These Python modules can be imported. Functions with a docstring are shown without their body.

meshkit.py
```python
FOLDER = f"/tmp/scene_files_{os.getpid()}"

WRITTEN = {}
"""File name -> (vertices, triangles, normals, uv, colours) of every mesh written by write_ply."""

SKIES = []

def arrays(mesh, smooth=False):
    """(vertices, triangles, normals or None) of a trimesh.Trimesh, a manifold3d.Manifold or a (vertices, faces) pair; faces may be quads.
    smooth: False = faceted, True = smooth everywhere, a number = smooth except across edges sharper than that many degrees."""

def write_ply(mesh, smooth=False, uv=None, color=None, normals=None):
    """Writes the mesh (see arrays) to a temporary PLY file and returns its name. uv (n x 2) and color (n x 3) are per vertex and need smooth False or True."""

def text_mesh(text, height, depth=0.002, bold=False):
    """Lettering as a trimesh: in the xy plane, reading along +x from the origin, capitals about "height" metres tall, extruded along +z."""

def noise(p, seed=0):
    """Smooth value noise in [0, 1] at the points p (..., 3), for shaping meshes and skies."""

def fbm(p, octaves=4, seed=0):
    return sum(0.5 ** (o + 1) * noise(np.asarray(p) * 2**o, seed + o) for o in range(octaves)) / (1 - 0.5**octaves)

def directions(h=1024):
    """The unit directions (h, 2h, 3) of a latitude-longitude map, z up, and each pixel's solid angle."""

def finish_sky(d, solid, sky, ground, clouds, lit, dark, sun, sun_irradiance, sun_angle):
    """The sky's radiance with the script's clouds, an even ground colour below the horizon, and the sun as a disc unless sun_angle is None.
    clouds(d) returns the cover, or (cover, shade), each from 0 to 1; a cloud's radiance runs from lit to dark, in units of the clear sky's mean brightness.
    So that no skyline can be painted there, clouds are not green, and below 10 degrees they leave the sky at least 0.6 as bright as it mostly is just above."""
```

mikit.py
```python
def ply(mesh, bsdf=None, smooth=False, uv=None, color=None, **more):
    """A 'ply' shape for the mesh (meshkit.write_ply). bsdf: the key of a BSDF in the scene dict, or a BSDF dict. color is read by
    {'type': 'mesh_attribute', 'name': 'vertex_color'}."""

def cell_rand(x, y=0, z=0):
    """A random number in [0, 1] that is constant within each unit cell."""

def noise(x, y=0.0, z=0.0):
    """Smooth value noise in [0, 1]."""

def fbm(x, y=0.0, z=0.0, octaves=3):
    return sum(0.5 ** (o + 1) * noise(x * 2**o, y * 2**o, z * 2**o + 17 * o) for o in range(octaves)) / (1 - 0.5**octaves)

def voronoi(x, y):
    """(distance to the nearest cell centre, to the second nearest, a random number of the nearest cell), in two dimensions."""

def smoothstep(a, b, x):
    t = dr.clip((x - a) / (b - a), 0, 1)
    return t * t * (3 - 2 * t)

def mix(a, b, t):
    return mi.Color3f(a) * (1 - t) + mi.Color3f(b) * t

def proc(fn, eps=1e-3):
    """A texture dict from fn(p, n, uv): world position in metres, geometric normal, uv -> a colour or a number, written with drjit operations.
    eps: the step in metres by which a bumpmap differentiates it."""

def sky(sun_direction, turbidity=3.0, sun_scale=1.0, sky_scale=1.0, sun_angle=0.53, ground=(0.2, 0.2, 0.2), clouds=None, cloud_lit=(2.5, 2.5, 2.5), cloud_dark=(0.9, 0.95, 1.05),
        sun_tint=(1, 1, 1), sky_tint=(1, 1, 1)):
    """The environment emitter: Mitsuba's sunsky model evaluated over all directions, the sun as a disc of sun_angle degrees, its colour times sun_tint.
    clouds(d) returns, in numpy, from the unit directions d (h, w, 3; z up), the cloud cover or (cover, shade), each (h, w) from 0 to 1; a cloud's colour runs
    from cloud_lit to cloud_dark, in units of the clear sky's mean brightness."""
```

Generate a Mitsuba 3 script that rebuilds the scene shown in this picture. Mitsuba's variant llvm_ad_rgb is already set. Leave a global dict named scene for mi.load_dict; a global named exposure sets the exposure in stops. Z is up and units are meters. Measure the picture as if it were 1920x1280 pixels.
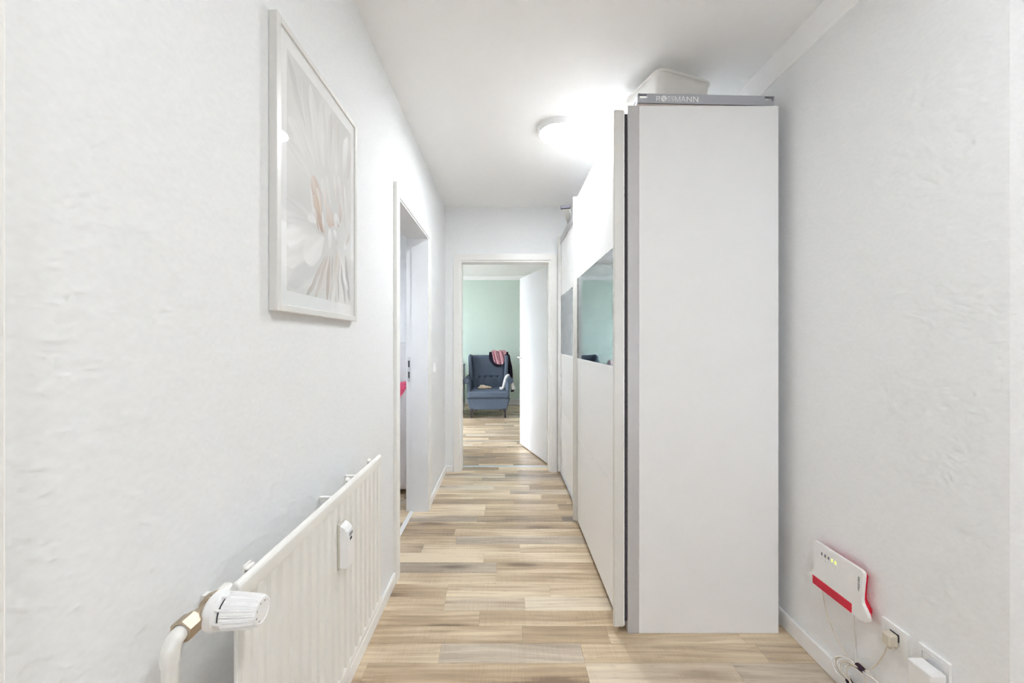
import math, random
import numpy as np
import trimesh
import drjit as dr
import mitsuba as mi
import mikit, meshkit
import manifold3d as m3
from shapely.geometry import Polygon, box as sbox
from shapely import affinity

T = mi.ScalarTransform4f
scene, labels = {}, {}
random.seed(7)
RNG = np.random.default_rng(7)

# ------------------------------------------------------------------ camera, sky, exposure
F, CX, CY, H = 710.0, 947.0, 641.0, 1.25          # focal length, vanishing point (pixels), eye height (metres)
scene['camera'] = {
    'type': 'perspective', 'fov': 2 * math.degrees(math.atan(960.0 / F)), 'fov_axis': 'x',
    'principal_point_offset_x': (960 - CX) / 1920, 'principal_point_offset_y': (640 - CY) / 1280,
    'near_clip': 0.02, 'far_clip': 200.0,
    'to_world': T().look_at(origin=[0, 0, H], target=[0, 1, H], up=[0, 0, 1])}


def overcast(d):
    return np.ones(d.shape[:2]), 0.25 * np.ones(d.shape[:2])


SKY = 50.0
scene['sky'] = mikit.sky((0.3, -0.5, 0.8), turbidity=4, sun_scale=0.0, sky_scale=SKY, clouds=overcast,
                         cloud_lit=(2.36, 2.58, 2.92), cloud_dark=(1.9, 2.08, 2.36), ground=(0.35, 0.35, 0.34))
scene['sky']['sampling_weight'] = 6.0
LAMP = 124.0                                        # radiance of the round ceiling lamps
LAMP_COLOUR = (0.93, 0.97, 1.0)
exposure = 0.57

# ------------------------------------------------------------------ helpers


def rgb(*c):
    return {'type': 'rgb', 'value': list(map(float, c))}


def s2l(r, g, b):
    return tuple((c / 255 / 12.92) if c < 10 else ((c / 255 + 0.055) / 1.055) ** 2.4 for c in (r, g, b))


def mat(name, color, rough=0.5, metallic=0.0, spec=0.5, bump=None, scale=0.001, sided=True, eps=1e-3, **kw):
    b = {'type': 'principled', 'base_color': color if isinstance(color, dict) else rgb(*color), 'roughness': rough,
         'metallic': metallic, 'specular': spec, **kw}
    if bump is not None:
        b = {'type': 'bumpmap', 'arbitrary': mikit.proc(bump, eps), 'scale': scale, 'bsdf': b}
    scene[name] = {'type': 'twosided', 'bsdf': b} if sided else b
    return name


def matte(name, color, bump=None, scale=0.001, eps=1e-3):
    b = {'type': 'diffuse', 'reflectance': color if isinstance(color, dict) else rgb(*color)}
    if bump is not None:
        b = {'type': 'bumpmap', 'arbitrary': mikit.proc(bump, eps), 'scale': scale, 'bsdf': b}
    scene[name] = {'type': 'twosided', 'bsdf': b}
    return name


def free(key):
    if key not in scene and key not in labels:
        return key
    n = 1
    while f'{key}_{n:03d}' in scene or f'{key}_{n:03d}' in labels:
        n += 1
    return f'{key}_{n:03d}'


def thing(name, label, cat, group=None):
    key = free(name)
    labels[key] = {'label': label, 'category': cat}
    if group:
        labels[key]['group'] = group
    return key


def struct(name, label=None):
    labels[name] = {'kind': 'structure'}
    if label:
        labels[name]['label'] = label
    return name


def obj(name, mesh, m, parent=None, smooth=30, label=None, **kw):
    key = free(f'{parent}__{name}' if parent else name) if (parent or name not in labels) else name
    if isinstance(mesh, (list, tuple)) and not (len(mesh) == 2 and isinstance(mesh[0], np.ndarray)):
        mesh = join(mesh)
    scene[key] = mikit.ply(mesh, m, smooth=smooth, **kw)
    if label:
        labels.setdefault(key, {})['label'] = label
    return key


def tm(m):
    if hasattr(m, 'to_mesh'):
        q = m.to_mesh()
        return trimesh.Trimesh(q.vert_properties[:, :3], q.tri_verts, process=False)
    return m


def join(ms):
    return trimesh.util.concatenate([tm(m) for m in ms])


def box(x0, x1, y0, y1, z0, z1, c=0.0):
    """A box from corner to corner with chamfer c on all edges."""
    if c <= 0:
        b = trimesh.creation.box((x1 - x0, y1 - y0, z1 - z0))
        b.apply_translation(((x0 + x1) / 2, (y0 + y1) / 2, (z0 + z1) / 2))
        return b
    h = np.array([x1 - x0, y1 - y0, z1 - z0]) / 2
    c = min(c, h.min() * 0.49)
    pts = [np.array([sx, sy, sz]) * (h - c + c * np.eye(3)[k]) for sx in (-1, 1) for sy in (-1, 1) for sz in (-1, 1) for k in range(3)]
    b = trimesh.convex.convex_hull(np.array(pts))
    b.apply_translation(((x0 + x1) / 2, (y0 + y1) / 2, (z0 + z1) / 2))
    return b


def rbox(x0, x1, y0, y1, z0, z1, r, sub=2):
    s = trimesh.creation.icosphere(subdivisions=sub, radius=r)
    pts = [s.vertices + np.array([x, y, z]) for x in (x0 + r, x1 - r) for y in (y0 + r, y1 - r) for z in (z0 + r, z1 - r)]
    return trimesh.convex.convex_hull(np.vstack(pts))


def extrude(poly, h, axes='xy', at=0.0):
    """Extrudes a shapely polygon by h. axes: which world axes its two coordinates run along; 'at': start along the third."""
    m = trimesh.creation.extrude_polygon(poly, h, engine='earcut')
    v = np.array(m.vertices)
    i, j = 'xyz'.index(axes[0]), 'xyz'.index(axes[1])
    k = 3 - i - j
    w = np.zeros_like(v)
    w[:, i], w[:, j], w[:, k] = v[:, 0], v[:, 1], v[:, 2] + at
    m = trimesh.Trimesh(w, m.faces, process=False)
    if m.volume < 0:
        m.invert()
    return m


def lathe(profile, axis, origin, n=48):
    """profile: (radius, along) points; axis: unit vector."""
    prof = np.array(profile, float)
    a = np.array(axis, float) / np.linalg.norm(axis)
    u = np.cross(a, [0, 0, 1] if abs(a[2]) < 0.9 else [1, 0, 0])
    u /= np.linalg.norm(u)
    w = np.cross(a, u)
    t = np.arange(n) / n * 2 * np.pi
    V, Fc = [], []
    for r, s in prof:
        V.append(np.array(origin) + a * s + r * (np.cos(t)[:, None] * u + np.sin(t)[:, None] * w))
    V = np.vstack(V)
    for i in range(len(prof) - 1):
        for j in range(n):
            p, q = i * n + j, i * n + (j + 1) % n
            Fc += [[p, q, q + n], [p, q + n, p + n]]
    m = trimesh.Trimesh(V, Fc, process=True)
    m.fix_normals()
    return m


def tube(pts, r, n=8, closed=False, dense=6):
    """A tube along a smoothed polyline."""
    P = np.array(pts, float)
    if dense > 1 and len(P) > 2:
        out = []
        for i in range(len(P) - 1):
            p0, p1, p2, p3 = P[max(i - 1, 0)], P[i], P[i + 1], P[min(i + 2, len(P) - 1)]
            for s in np.linspace(0, 1, dense, endpoint=False):
                out.append(0.5 * ((2 * p1) + (p2 - p0) * s + (2 * p0 - 5 * p1 + 4 * p2 - p3) * s * s + (3 * p1 - p0 - 3 * p2 + p3) * s ** 3))
        out.append(P[-1])
        P = np.array(out)
    tan = np.gradient(P, axis=0)
    tan /= np.linalg.norm(tan, axis=1, keepdims=True) + 1e-12
    u = np.cross(tan[0], [0.3, 0.5, 0.8])
    u /= np.linalg.norm(u)
    rings = []
    for p, t in zip(P, tan):
        u = u - t * np.dot(u, t)
        u /= np.linalg.norm(u)
        w = np.cross(t, u)
        a = np.arange(n) / n * 2 * np.pi
        rings.append(p + r * (np.cos(a)[:, None] * u + np.sin(a)[:, None] * w))
    V = np.vstack(rings + [P[:1], P[-1:]])
    Fc, L = [], len(P)
    for i in range(L - 1):
        for j in range(n):
            a, b = i * n + j, i * n + (j + 1) % n
            Fc += [[a, b, b + n], [a, b + n, a + n]]
    for j in range(n):
        Fc += [[L * n, (j + 1) % n, j], [L * n + 1, (L - 1) * n + j, (L - 1) * n + (j + 1) % n]]
    m = trimesh.Trimesh(V, Fc, process=False)
    m.fix_normals()
    return m


def sheet(G, thick):
    """A closed sheet of the given thickness on a grid of points G (nu, nv, 3)."""
    nu, nv = G.shape[:2]
    du, dv = np.gradient(G, axis=0), np.gradient(G, axis=1)
    n = np.cross(du, dv)
    n /= np.linalg.norm(n, axis=2, keepdims=True) + 1e-12
    A, B = G + n * thick / 2, G - n * thick / 2
    V = np.vstack([A.reshape(-1, 3), B.reshape(-1, 3)])
    N = nu * nv
    Fc = []
    for i in range(nu - 1):
        for j in range(nv - 1):
            a, b, c, d = i * nv + j, (i + 1) * nv + j, (i + 1) * nv + j + 1, i * nv + j + 1
            Fc += [[a, b, c], [a, c, d], [N + a, N + c, N + b], [N + a, N + d, N + c]]
    rim = [i * nv for i in range(nu)] + [(nu - 1) * nv + j for j in range(1, nv)] + [i * nv + nv - 1 for i in range(nu - 2, -1, -1)] + [j for j in range(nv - 2, 0, -1)]
    for a, b in zip(rim, rim[1:] + rim[:1]):
        Fc += [[a, N + a, N + b], [a, N + b, b]]
    m = trimesh.Trimesh(V, Fc, process=False)
    m.fix_normals()
    return m


def orient(mesh, M):
    mesh = tm(mesh).copy()
    mesh.apply_transform(M)
    return mesh


def text_on(text, height, origin, right, up, bold=False, depth=0.0006, squeeze=1.0):
    m = meshkit.text_mesh(text, height, depth, bold)
    M = np.eye(4)
    r, u = np.array(right, float), np.array(up, float)
    M[:3, 0], M[:3, 1], M[:3, 2], M[:3, 3] = r * squeeze, u, np.cross(r, u), origin
    return orient(m, M)


# ------------------------------------------------------------------ materials
noise, fbm, sstep, mix, crand = mikit.noise, mikit.fbm, mikit.smoothstep, mikit.mix, mikit.cell_rand


def chip(p, n, uv):
    a = noise(p.x * 150, p.y * 150, p.z * 150)
    b = noise(p.x * 75 + 9, p.y * 75, p.z * 75)
    return sstep(0.35, 0.95, a) * 0.6 + sstep(0.3, 0.9, b) * 0.6


def ceiling_chip(p, n, uv):
    return sstep(0.4, 0.95, noise(p.x * 110, p.y * 110, p.z * 110))




def relief_shade(p, n, uv):
    g = fbm(p.x * 120, p.y * 120, p.z * 120, 2)  # light and shade of the woodchip relief, mottled into the wall colour
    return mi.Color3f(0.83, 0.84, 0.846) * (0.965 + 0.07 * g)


WALL = matte('wall_paint', mikit.proc(relief_shade), bump=chip, scale=0.0011)
CEIL = matte('ceiling_paint', (0.915, 0.915, 0.91), bump=ceiling_chip, scale=0.0006)
GREEN = matte('green_paint', s2l(203, 219, 208), bump=chip, scale=0.0008)
PLAIN = matte('plain_wall', (0.86, 0.87, 0.875))
CASING = mat('casing_paint', (0.82, 0.81, 0.785), 0.35)
LEAF = mat('door_leaf_paint', (0.72, 0.73, 0.74), 0.4)
SKIRT = mat('skirting_white', (0.84, 0.845, 0.85), 0.35)
LACQUER = mat('wardrobe_white', (0.84, 0.845, 0.855), 0.45)
CARCASS = mat('wardrobe_side', (0.79, 0.795, 0.80), 0.65, spec=0.3)
GREY_EDGE = mat('wardrobe_grey', s2l(186, 184, 185), 0.45)
TRIM_MAT = mat('wardrobe_profile', s2l(214, 213, 209), 0.4)
RAIL = mat('rail_aluminium', s2l(178, 178, 180), 0.4)
BRISTLE = matte('seal_bristle', s2l(74, 72, 76))
MIRROR = 'tinted_mirror'
scene[MIRROR] = {'type': 'twosided', 'bsdf': {'type': 'conductor', 'material': 'none', 'specular_reflectance': rgb(0.54, 0.575, 0.60)}}
RAD = mat('radiator_enamel', (0.81, 0.805, 0.78), 0.3)
PLASTIC = mat('white_plastic', (0.83, 0.83, 0.835), 0.35)
NICKEL = mat('nickel_brass', s2l(196, 180, 158), 0.44, metallic=1.0)
RUBBER = mat('dark_plastic', (0.03, 0.03, 0.035), 0.5)
FRAME_MAT = mat('frame_white', (0.70, 0.69, 0.67), 0.35)
MATBOARD = matte('mat_board', (0.86, 0.86, 0.86))


def wood(p, n, uv):
    """oak plank print: uv.x = plank number + 0.5 * length share, uv.y = share of the width"""
    pid = dr.floor(uv.x)
    r1, r2, r3 = crand(pid, 3, 1), crand(pid, 5, 2), crand(pid, 7, 3)
    tone = crand(pid, 11, 4)
    x, y = p.x + 23 * r1, p.y + 17 * r2
    warp = fbm(x * 1.7, y * 8, 2.0, 2) - 0.5
    yw = y + 0.045 * warp
    rings = 0.5 + 0.5 * dr.sin(yw * (170 + 90 * r1) + 5 * warp)
    g1 = fbm(x * 3.4, yw * 62, 0.0, 4)
    g2 = noise(x * 10, yw * 360)
    pores = sstep(0.70, 0.95, noise(x * 26, yw * 330, 5.0))
    cloud = fbm(x * 2.6, y * 11, 4.0, 3)
    saw = sstep(0.35, 0.75, noise(x * 300, y * 14)) * sstep(0.35, 0.65, noise(x * 4, y * 16, 3.0))
    kx, ky, kr = mikit.voronoi(x * 1.7 + 0.05 * warp, y * 8.5)
    knot = sstep(0.26, 0.02, kx) * sstep(0.66, 0.86, kr)
    halo = sstep(0.75, 0.05, kx) * sstep(0.66, 0.86, kr)
    crack = sstep(0.80, 0.93, noise(x * 5.0, yw * 95, 8.0)) * sstep(0.4, 0.7, cloud)
    t = 0.585 + (tone - 0.5) * 0.68 + (g1 - 0.5) * 0.36 + (rings - 0.5) * 0.11 + (g2 - 0.5) * 0.13 + (cloud - 0.5) * 0.62 - 0.10 * pores - 0.05 * saw
    sap = sstep(0.55, 1.0, dr.select(r3 > 0.5, uv.y, 1 - uv.y) + (cloud - 0.5) * 0.5) * sstep(0.3, 0.6, r1)
    t = dr.clip(t + 0.22 * sap - 0.45 * knot - 0.14 * halo - 0.20 * crack, 0, 1)
    dark, mid, light = mi.Color3f(0.235, 0.160, 0.100), mi.Color3f(0.490, 0.362, 0.228), mi.Color3f(0.78, 0.645, 0.465)
    c = dr.select(t < 0.5, mix(dark, mid, t * 2), mix(mid, light, t * 2 - 1))
    grey = (c.x + c.y + c.z) / 3
    return mix(c, mi.Color3f(grey * 1.05, grey, grey * 0.95), 0.36 * sstep(0.6, 0.95, r2) + 0.06)


WOOD = mat('oak_planks', mikit.proc(wood), 0.26, spec=0.5)
SUBFLOOR = matte('subfloor', (0.12, 0.09, 0.065))

# ------------------------------------------------------------------ the room
CEI = 2.551
XL, XR, YF = -0.578, 1.228, 3.652            # left wall, right wall, far wall
WT = 0.13                                    # wall thickness
YB = 7.52                                    # green bedroom wall
YR = -2.8                                    # wall behind the camera
XE = 2.9                                     # wall on the right, beside the camera

D2A, D2B, D2Z = 2.02, 2.80, 2.022            # left doorway
D1A, D1B, D1Z = -0.437, 0.442, 2.037         # far doorway

struct('floor', 'oak effect plank floor running through the hall')
scene['floor'] = mikit.ply(box(-3.3, 3.1, YR - 0.1, YB + 0.1, -0.06, -0.009), SUBFLOOR)

# planks: measured joints for the rows nearest to the camera, then random ones
ROW, Y0 = 0.0963, 1.379
plank_no = [0]


def plank_mesh(x0, x1, y0, y1):
    c, g = 0.0007, 0.0002
    m = box(x0 + g, x1 - g, y0 + g, y1 - g, -0.009, 0.0, 0)
    a = np.array([[x0 + g, y0 + g], [x1 - g, y0 + g], [x1 - g, y1 - g], [x0 + g, y1 - g]])
    b = np.array([[x0 + c, y0 + c], [x1 - c, y0 + c], [x1 - c, y1 - c], [x0 + c, y1 - c]])
    V = np.vstack([np.c_[b, np.zeros(4)], np.c_[a, -0.0006 * np.ones(4)], np.c_[a, -0.009 * np.ones(4)]])
    Fc = [[0, 1, 2], [0, 2, 3]]
    for k in (0, 4):
        for i in range(4):
            j = (i + 1) % 4
            Fc += [[k + i, k + 4 + i, k + 4 + j], [k + i, k + 4 + j, k + j]]
    n = plank_no[0]
    plank_no[0] += 1
    uv = np.c_[n + 0.05 + 0.9 * (V[:, 0] - x0) / (x1 - x0), (V[:, 1] - y0) / (y1 - y0)]
    return V, np.array(Fc), uv


known = [                                    # joints (metres, from the photograph) of the first rows
    [-0.533, 0.311, 0.882], [-0.262, 0.312, 1.035], [0.075, 0.44, 1.0], [-0.116, 0.55], [-0.289, 0.095, 0.80],
    [-0.292, 0.226, 0.9], [-0.048, 0.7], [-0.047, 0.78], [-0.124, 0.62], [-0.50, 0.09, 0.7], [-0.31, 0.55]]


def row_joints(xa, xb, rng):
    x, js = xa + rng.uniform(0.1, 0.9), []
    while x < xb - 0.06:
        js.append(x)
        x += rng.choice([0.32, 0.45, 0.6, 0.75, 0.95]) * rng.uniform(0.9, 1.1)
    return js


# rows far from view (behind the camera, bedroom, side room) become one part; those in the hall are single planks
bulk_v, bulk_f, bulk_uv = [], [], []


def bulk(x0, x1, y0, y1):
    V, Fc, uv = plank_mesh(x0, x1, y0, y1)
    bulk_f.append(Fc + sum(map(len, bulk_v)))
    bulk_v.append(V)
    bulk_uv.append(uv)


r_rng = np.random.default_rng(21)
k0, k1 = int(math.floor((YR - Y0) / ROW)), int(math.ceil((YB - Y0) / ROW))
for k in range(k0, k1):
    ya, yb = Y0 + k * ROW, Y0 + (k + 1) * ROW
    hall = -1 <= k and yb < YF + 0.17
    if hall:
        js = known[k] if 0 <= k < len(known) else row_joints(XL, XR, r_rng)
        edges = [XL - 0.0] + [j for j in js if XL + 0.02 < j < XR - 0.02] + [XR]
        if D2A < yb and ya < D2B:
            edges[0] = XL - WT
        for a, b in zip(edges[:-1], edges[1:]):
            V, Fc, uv = plank_mesh(a, b, ya, yb)
            obj('plank', (V, Fc), WOOD, 'floor', smooth=False, uv=uv)
        if ya > 1.2:
            for xa, xb in ((-2.6, XL - WT),):
                e = [xa] + row_joints(xa, xb, r_rng) + [xb]
                for a, b in zip(e[:-1], e[1:]):
                    bulk(a, b, ya, yb)
    else:
        xa, xb = (-3.1, 2.3) if k > 0 else (XL, XE)
        e = [xa] + row_joints(xa, xb, r_rng) + [xb]
        for a, b in zip(e[:-1], e[1:]):
            bulk(a, b, ya, yb)
scene['floor__planking'] = mikit.ply((np.vstack(bulk_v), np.vstack(bulk_f)), WOOD, smooth=False, uv=np.vstack(bulk_uv))
labels['floor__planking'] = {'kind': 'stuff', 'label': 'oak effect planks of the adjoining rooms'}

struct('ceiling', 'white ceiling')
scene['ceiling'] = mikit.ply(box(-3.3, 3.1, YR - 0.1, YB + 0.1, CEI, CEI + 0.1), CEIL)


def wall(name, mesh, m, label):
    struct(name, label)
    scene[name] = mikit.ply(mesh, m)
    return name


# left wall with its doorway; thickness to the left
P = sbox(YR, 0, YF, CEI).difference(sbox(D2A - 0.0, -1, D2B + 0.0, D2Z))
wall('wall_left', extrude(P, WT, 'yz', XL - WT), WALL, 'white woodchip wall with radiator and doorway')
# right wall and the corner it turns
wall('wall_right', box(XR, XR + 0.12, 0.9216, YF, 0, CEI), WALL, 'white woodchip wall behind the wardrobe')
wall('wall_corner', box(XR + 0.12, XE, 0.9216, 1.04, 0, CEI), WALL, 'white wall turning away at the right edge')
# far wall with the bedroom doorway
P = sbox(-3.1, 0, 2.3, CEI).difference(sbox(D1A, -1, D1B, D1Z))
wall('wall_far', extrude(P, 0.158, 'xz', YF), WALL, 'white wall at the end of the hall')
# bedroom
wall('wall_bedroom_back', box(-3.1, 2.3, YB, YB + 0.1, 0, CEI), GREEN, 'pale green bedroom wall')
P = sbox(3.81, 0, YB, CEI).difference(sbox(4.5, 0.15, 6.1, 2.3))
wall('wall_bedroom_left', extrude(P, 0.1, 'yz', -3.2), PLAIN, 'bedroom wall with its window')
wall('wall_added_pier', box(-1.4, -0.56, 3.81, 4.45, 0, CEI), PLAIN, 'added unseen block that shades the open bedroom door leaf')  # added block out of view, keeps window light off the door leaf
wall('wall_bedroom_right', box(2.3, 2.4, 3.81, YB, 0, CEI), PLAIN, 'white bedroom side wall')
# side room behind the left doorway
wall('wall_side_room', box(-2.7, -2.6, 1.0, YF, 0, CEI), PLAIN, 'side room wall')
P = sbox(-2.6, 0, XL - WT, CEI).difference(sbox(-2.3, 1.0, -1.5, 2.1))
wall('wall_side_room_near', extrude(P, 0.1, 'xz', 1.0), PLAIN, 'side room wall with its window')
# behind the camera
P = sbox(XL, 0, XE, CEI).difference(sbox(0.2, 0.95, 1.1, 1.85))
wall('wall_rear', extrude(P, 0.1, 'xz', YR - 0.1), PLAIN, 'wall behind the camera with an added window that lights the near hall')
wall('wall_side', box(XE, XE + 0.1, YR, 1.04, 0, CEI), PLAIN, 'wall beside the camera')

FRAME_W = mat('window_frame_white', (0.85, 0.85, 0.85), 0.35)


def window(n, axis, at, a0, a1, z0, z1, bars):
    k = struct(f'window_{n}', 'white framed window')
    f = 0.06
    parts = [(a0, a1, z0, z0 + f), (a0, a1, z1 - f, z1), (a0, a0 + f, z0, z1), (a1 - f, a1, z0, z1)] + [(b - f / 2, b + f / 2, z0, z1) for b in bars]
    ms = [box(at, at + 0.06, p, q, r, s, 0.004) if axis == 'x' else box(p, q, at, at + 0.06, r, s, 0.004) for p, q, r, s in parts]
    scene[k + '__window_frame'] = mikit.ply(join(ms), FRAME_W)


window(1, 'x', -3.18, 4.5, 6.1, 0.15, 2.3, [5.3])
window(2, 'y', 1.02, -2.3, -1.5, 1.0, 2.1, [])
window(3, 'y', YR - 0.08, 0.2, 1.1, 0.95, 1.85, [])  # added window behind the camera, brings daylight to the near hall

# skirting boards: (profile with a small step on top)


def skirting(name, x0, x1, y0, y1, h=0.06, label='white skirting board'):
    struct(name, label)
    c = 0.004
    scene[name] = mikit.ply(box(x0, x1, y0, y1, 0.0, h, c), SKIRT)


skirting('baseboard_left', XL, XL + 0.014, 0.44, 1.96)
skirting('baseboard_left_far', XL, XL + 0.014, 2.862, YF)
skirting('baseboard_right', XR - 0.014, XR, 0.9216, YF, 0.072)
skirting('baseboard_far', XL + 0.014, -0.499, YF - 0.014, YF)
skirting('baseboard_bedroom', -3.1, 2.3, YB - 0.018, YB, 0.115)
# crown moulding over the green wall and the pale boxed strip over the right wall
struct('trim_1', 'white cove strip between right wall and ceiling')
prof = Polygon([(XR, CEI), (XR - 0.012, CEI), (XR - 0.006, 2.445), (XR - 0.003, 2.435), (XR, 2.433)])
scene['trim_1'] = mikit.ply(extrude(prof, YF - 0.9216, 'xz', 0.9216), CEIL)
struct('trim_2', 'white crown moulding over the green wall')
scene['trim_2'] = mikit.ply(extrude(Polygon([(YB, CEI), (YB - 0.05, CEI), (YB - 0.04, CEI - 0.025), (YB - 0.012, CEI - 0.055), (YB, CEI - 0.07)]), 5.4, 'yz', -3.1), CEIL)
struct('trim_3', 'pale door casing at the left edge')
scene['trim_3'] = mikit.ply(box(XL, XL + 0.018, 0.355, 0.427, 0, 2.08, 0.004), CASING)

# ------------------------------------------------------------------ far doorway (door_1)
struct('door_1', 'white framed doorway to the bedroom with its door open')


def casing_xz(x0, x1, z1, w, y0, y1):
    P = sbox(x0 - w, 0, x1 + w, z1 + w).difference(sbox(x0, -1, x1, z1))
    return extrude(P, y1 - y0, 'xz', y0)


obj('casing', casing_xz(D1A, D1B, D1Z, 0.058, YF - 0.016, YF), CASING, 'door_1')
obj('casing', casing_xz(D1A, D1B, D1Z, 0.058, 3.81, 3.826), CASING, 'door_1')
P = sbox(D1A - 0.001, 0, D1B + 0.001, D1Z + 0.001).difference(sbox(D1A + 0.018, -1, D1B - 0.018, D1Z - 0.018))
obj('jamb', extrude(P, 0.12, 'xz', YF - 0.002), CASING, 'door_1')
P = sbox(D1A, 0, D1B, D1Z).difference(sbox(D1A + 0.006, -1, D1B - 0.006, D1Z - 0.006))
obj('rebate', extrude(P, 0.04, 'xz', YF + 0.118), CASING, 'door_1')
obj('threshold', extrude(Polygon([(3.785, 0), (3.792, 0.004), (3.828, 0.004), (3.835, 0)]), D1B - D1A - 0.014, 'yz', D1A + 0.007), mat('threshold_metal', (0.75, 0.75, 0.74), 0.3, metallic=0.6), 'door_1', label='pale metal threshold strip')
# leaf: local x along the leaf from the hinge, local y thickness
hx, hy, tx_, ty_ = 0.428, 3.852, 0.180, 4.63
ang = math.atan2(ty_ - hy, tx_ - hx)
LM = trimesh.transformations.rotation_matrix(ang, [0, 0, 1])
LM[:3, 3] = [hx, hy, 0]
LW = math.hypot(tx_ - hx, ty_ - hy)
leaf = obj('door_leaf', orient(box(0, LW, -0.04, 0.0, 0.012, 2.026, 0.003), LM), LEAF, 'door_1')
# local +y side is the one seen from the hall
side = 1.0


def lever(sgn, y):
    ms = [lathe([(0, 0), (0.025, 0), (0.025, 0.006), (0.02, 0.009), (0.009, 0.010), (0.009, 0.045), (0, 0.045)], [0, sgn, 0], [LW - 0.06, y, 1.066], 20),
          tube([[LW - 0.06, y + sgn * 0.045, 1.066], [LW - 0.075, y + sgn * 0.05, 1.066], [LW - 0.12, y + sgn * 0.05, 1.066], [LW - 0.18, y + sgn * 0.048, 1.063]], 0.0105, 10)]
    return orient(join(ms), LM)


HANDLE_WHITE = mat('handle_white', (0.86, 0.85, 0.82), 0.3)
obj('door_handle', lever(1, 0.0), HANDLE_WHITE, leaf)
obj('door_handle', lever(-1, -0.04), HANDLE_WHITE, leaf)
obj('keyhole_rosette', orient(lathe([(0, 0), (0.025, 0), (0.025, 0.006), (0.02, 0.008), (0.006, 0.008), (0.006, 0.004), (0, 0.004)], [0, 1, 0], [LW - 0.06, 0, 0.985], 20), LM), HANDLE_WHITE, leaf)
for z in (0.25, 1.78):
    obj('hinge', orient(lathe([(0, 0), (0.008, 0), (0.008, 0.09), (0, 0.09)], [0, 0, 1], [-0.006, -0.008, z], 12), LM), FRAME_W, 'door_1')

# ------------------------------------------------------------------ left doorway (door_2)
struct('door_2', 'white framed doorway in the left wall')


def casing_yz(y0, y1, z1, w, x0, x1):
    P = sbox(y0 - w, 0, y1 + w, z1 + w).difference(sbox(y0, -1, y1, z1))
    return extrude(P, x1 - x0, 'yz', x0)


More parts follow.
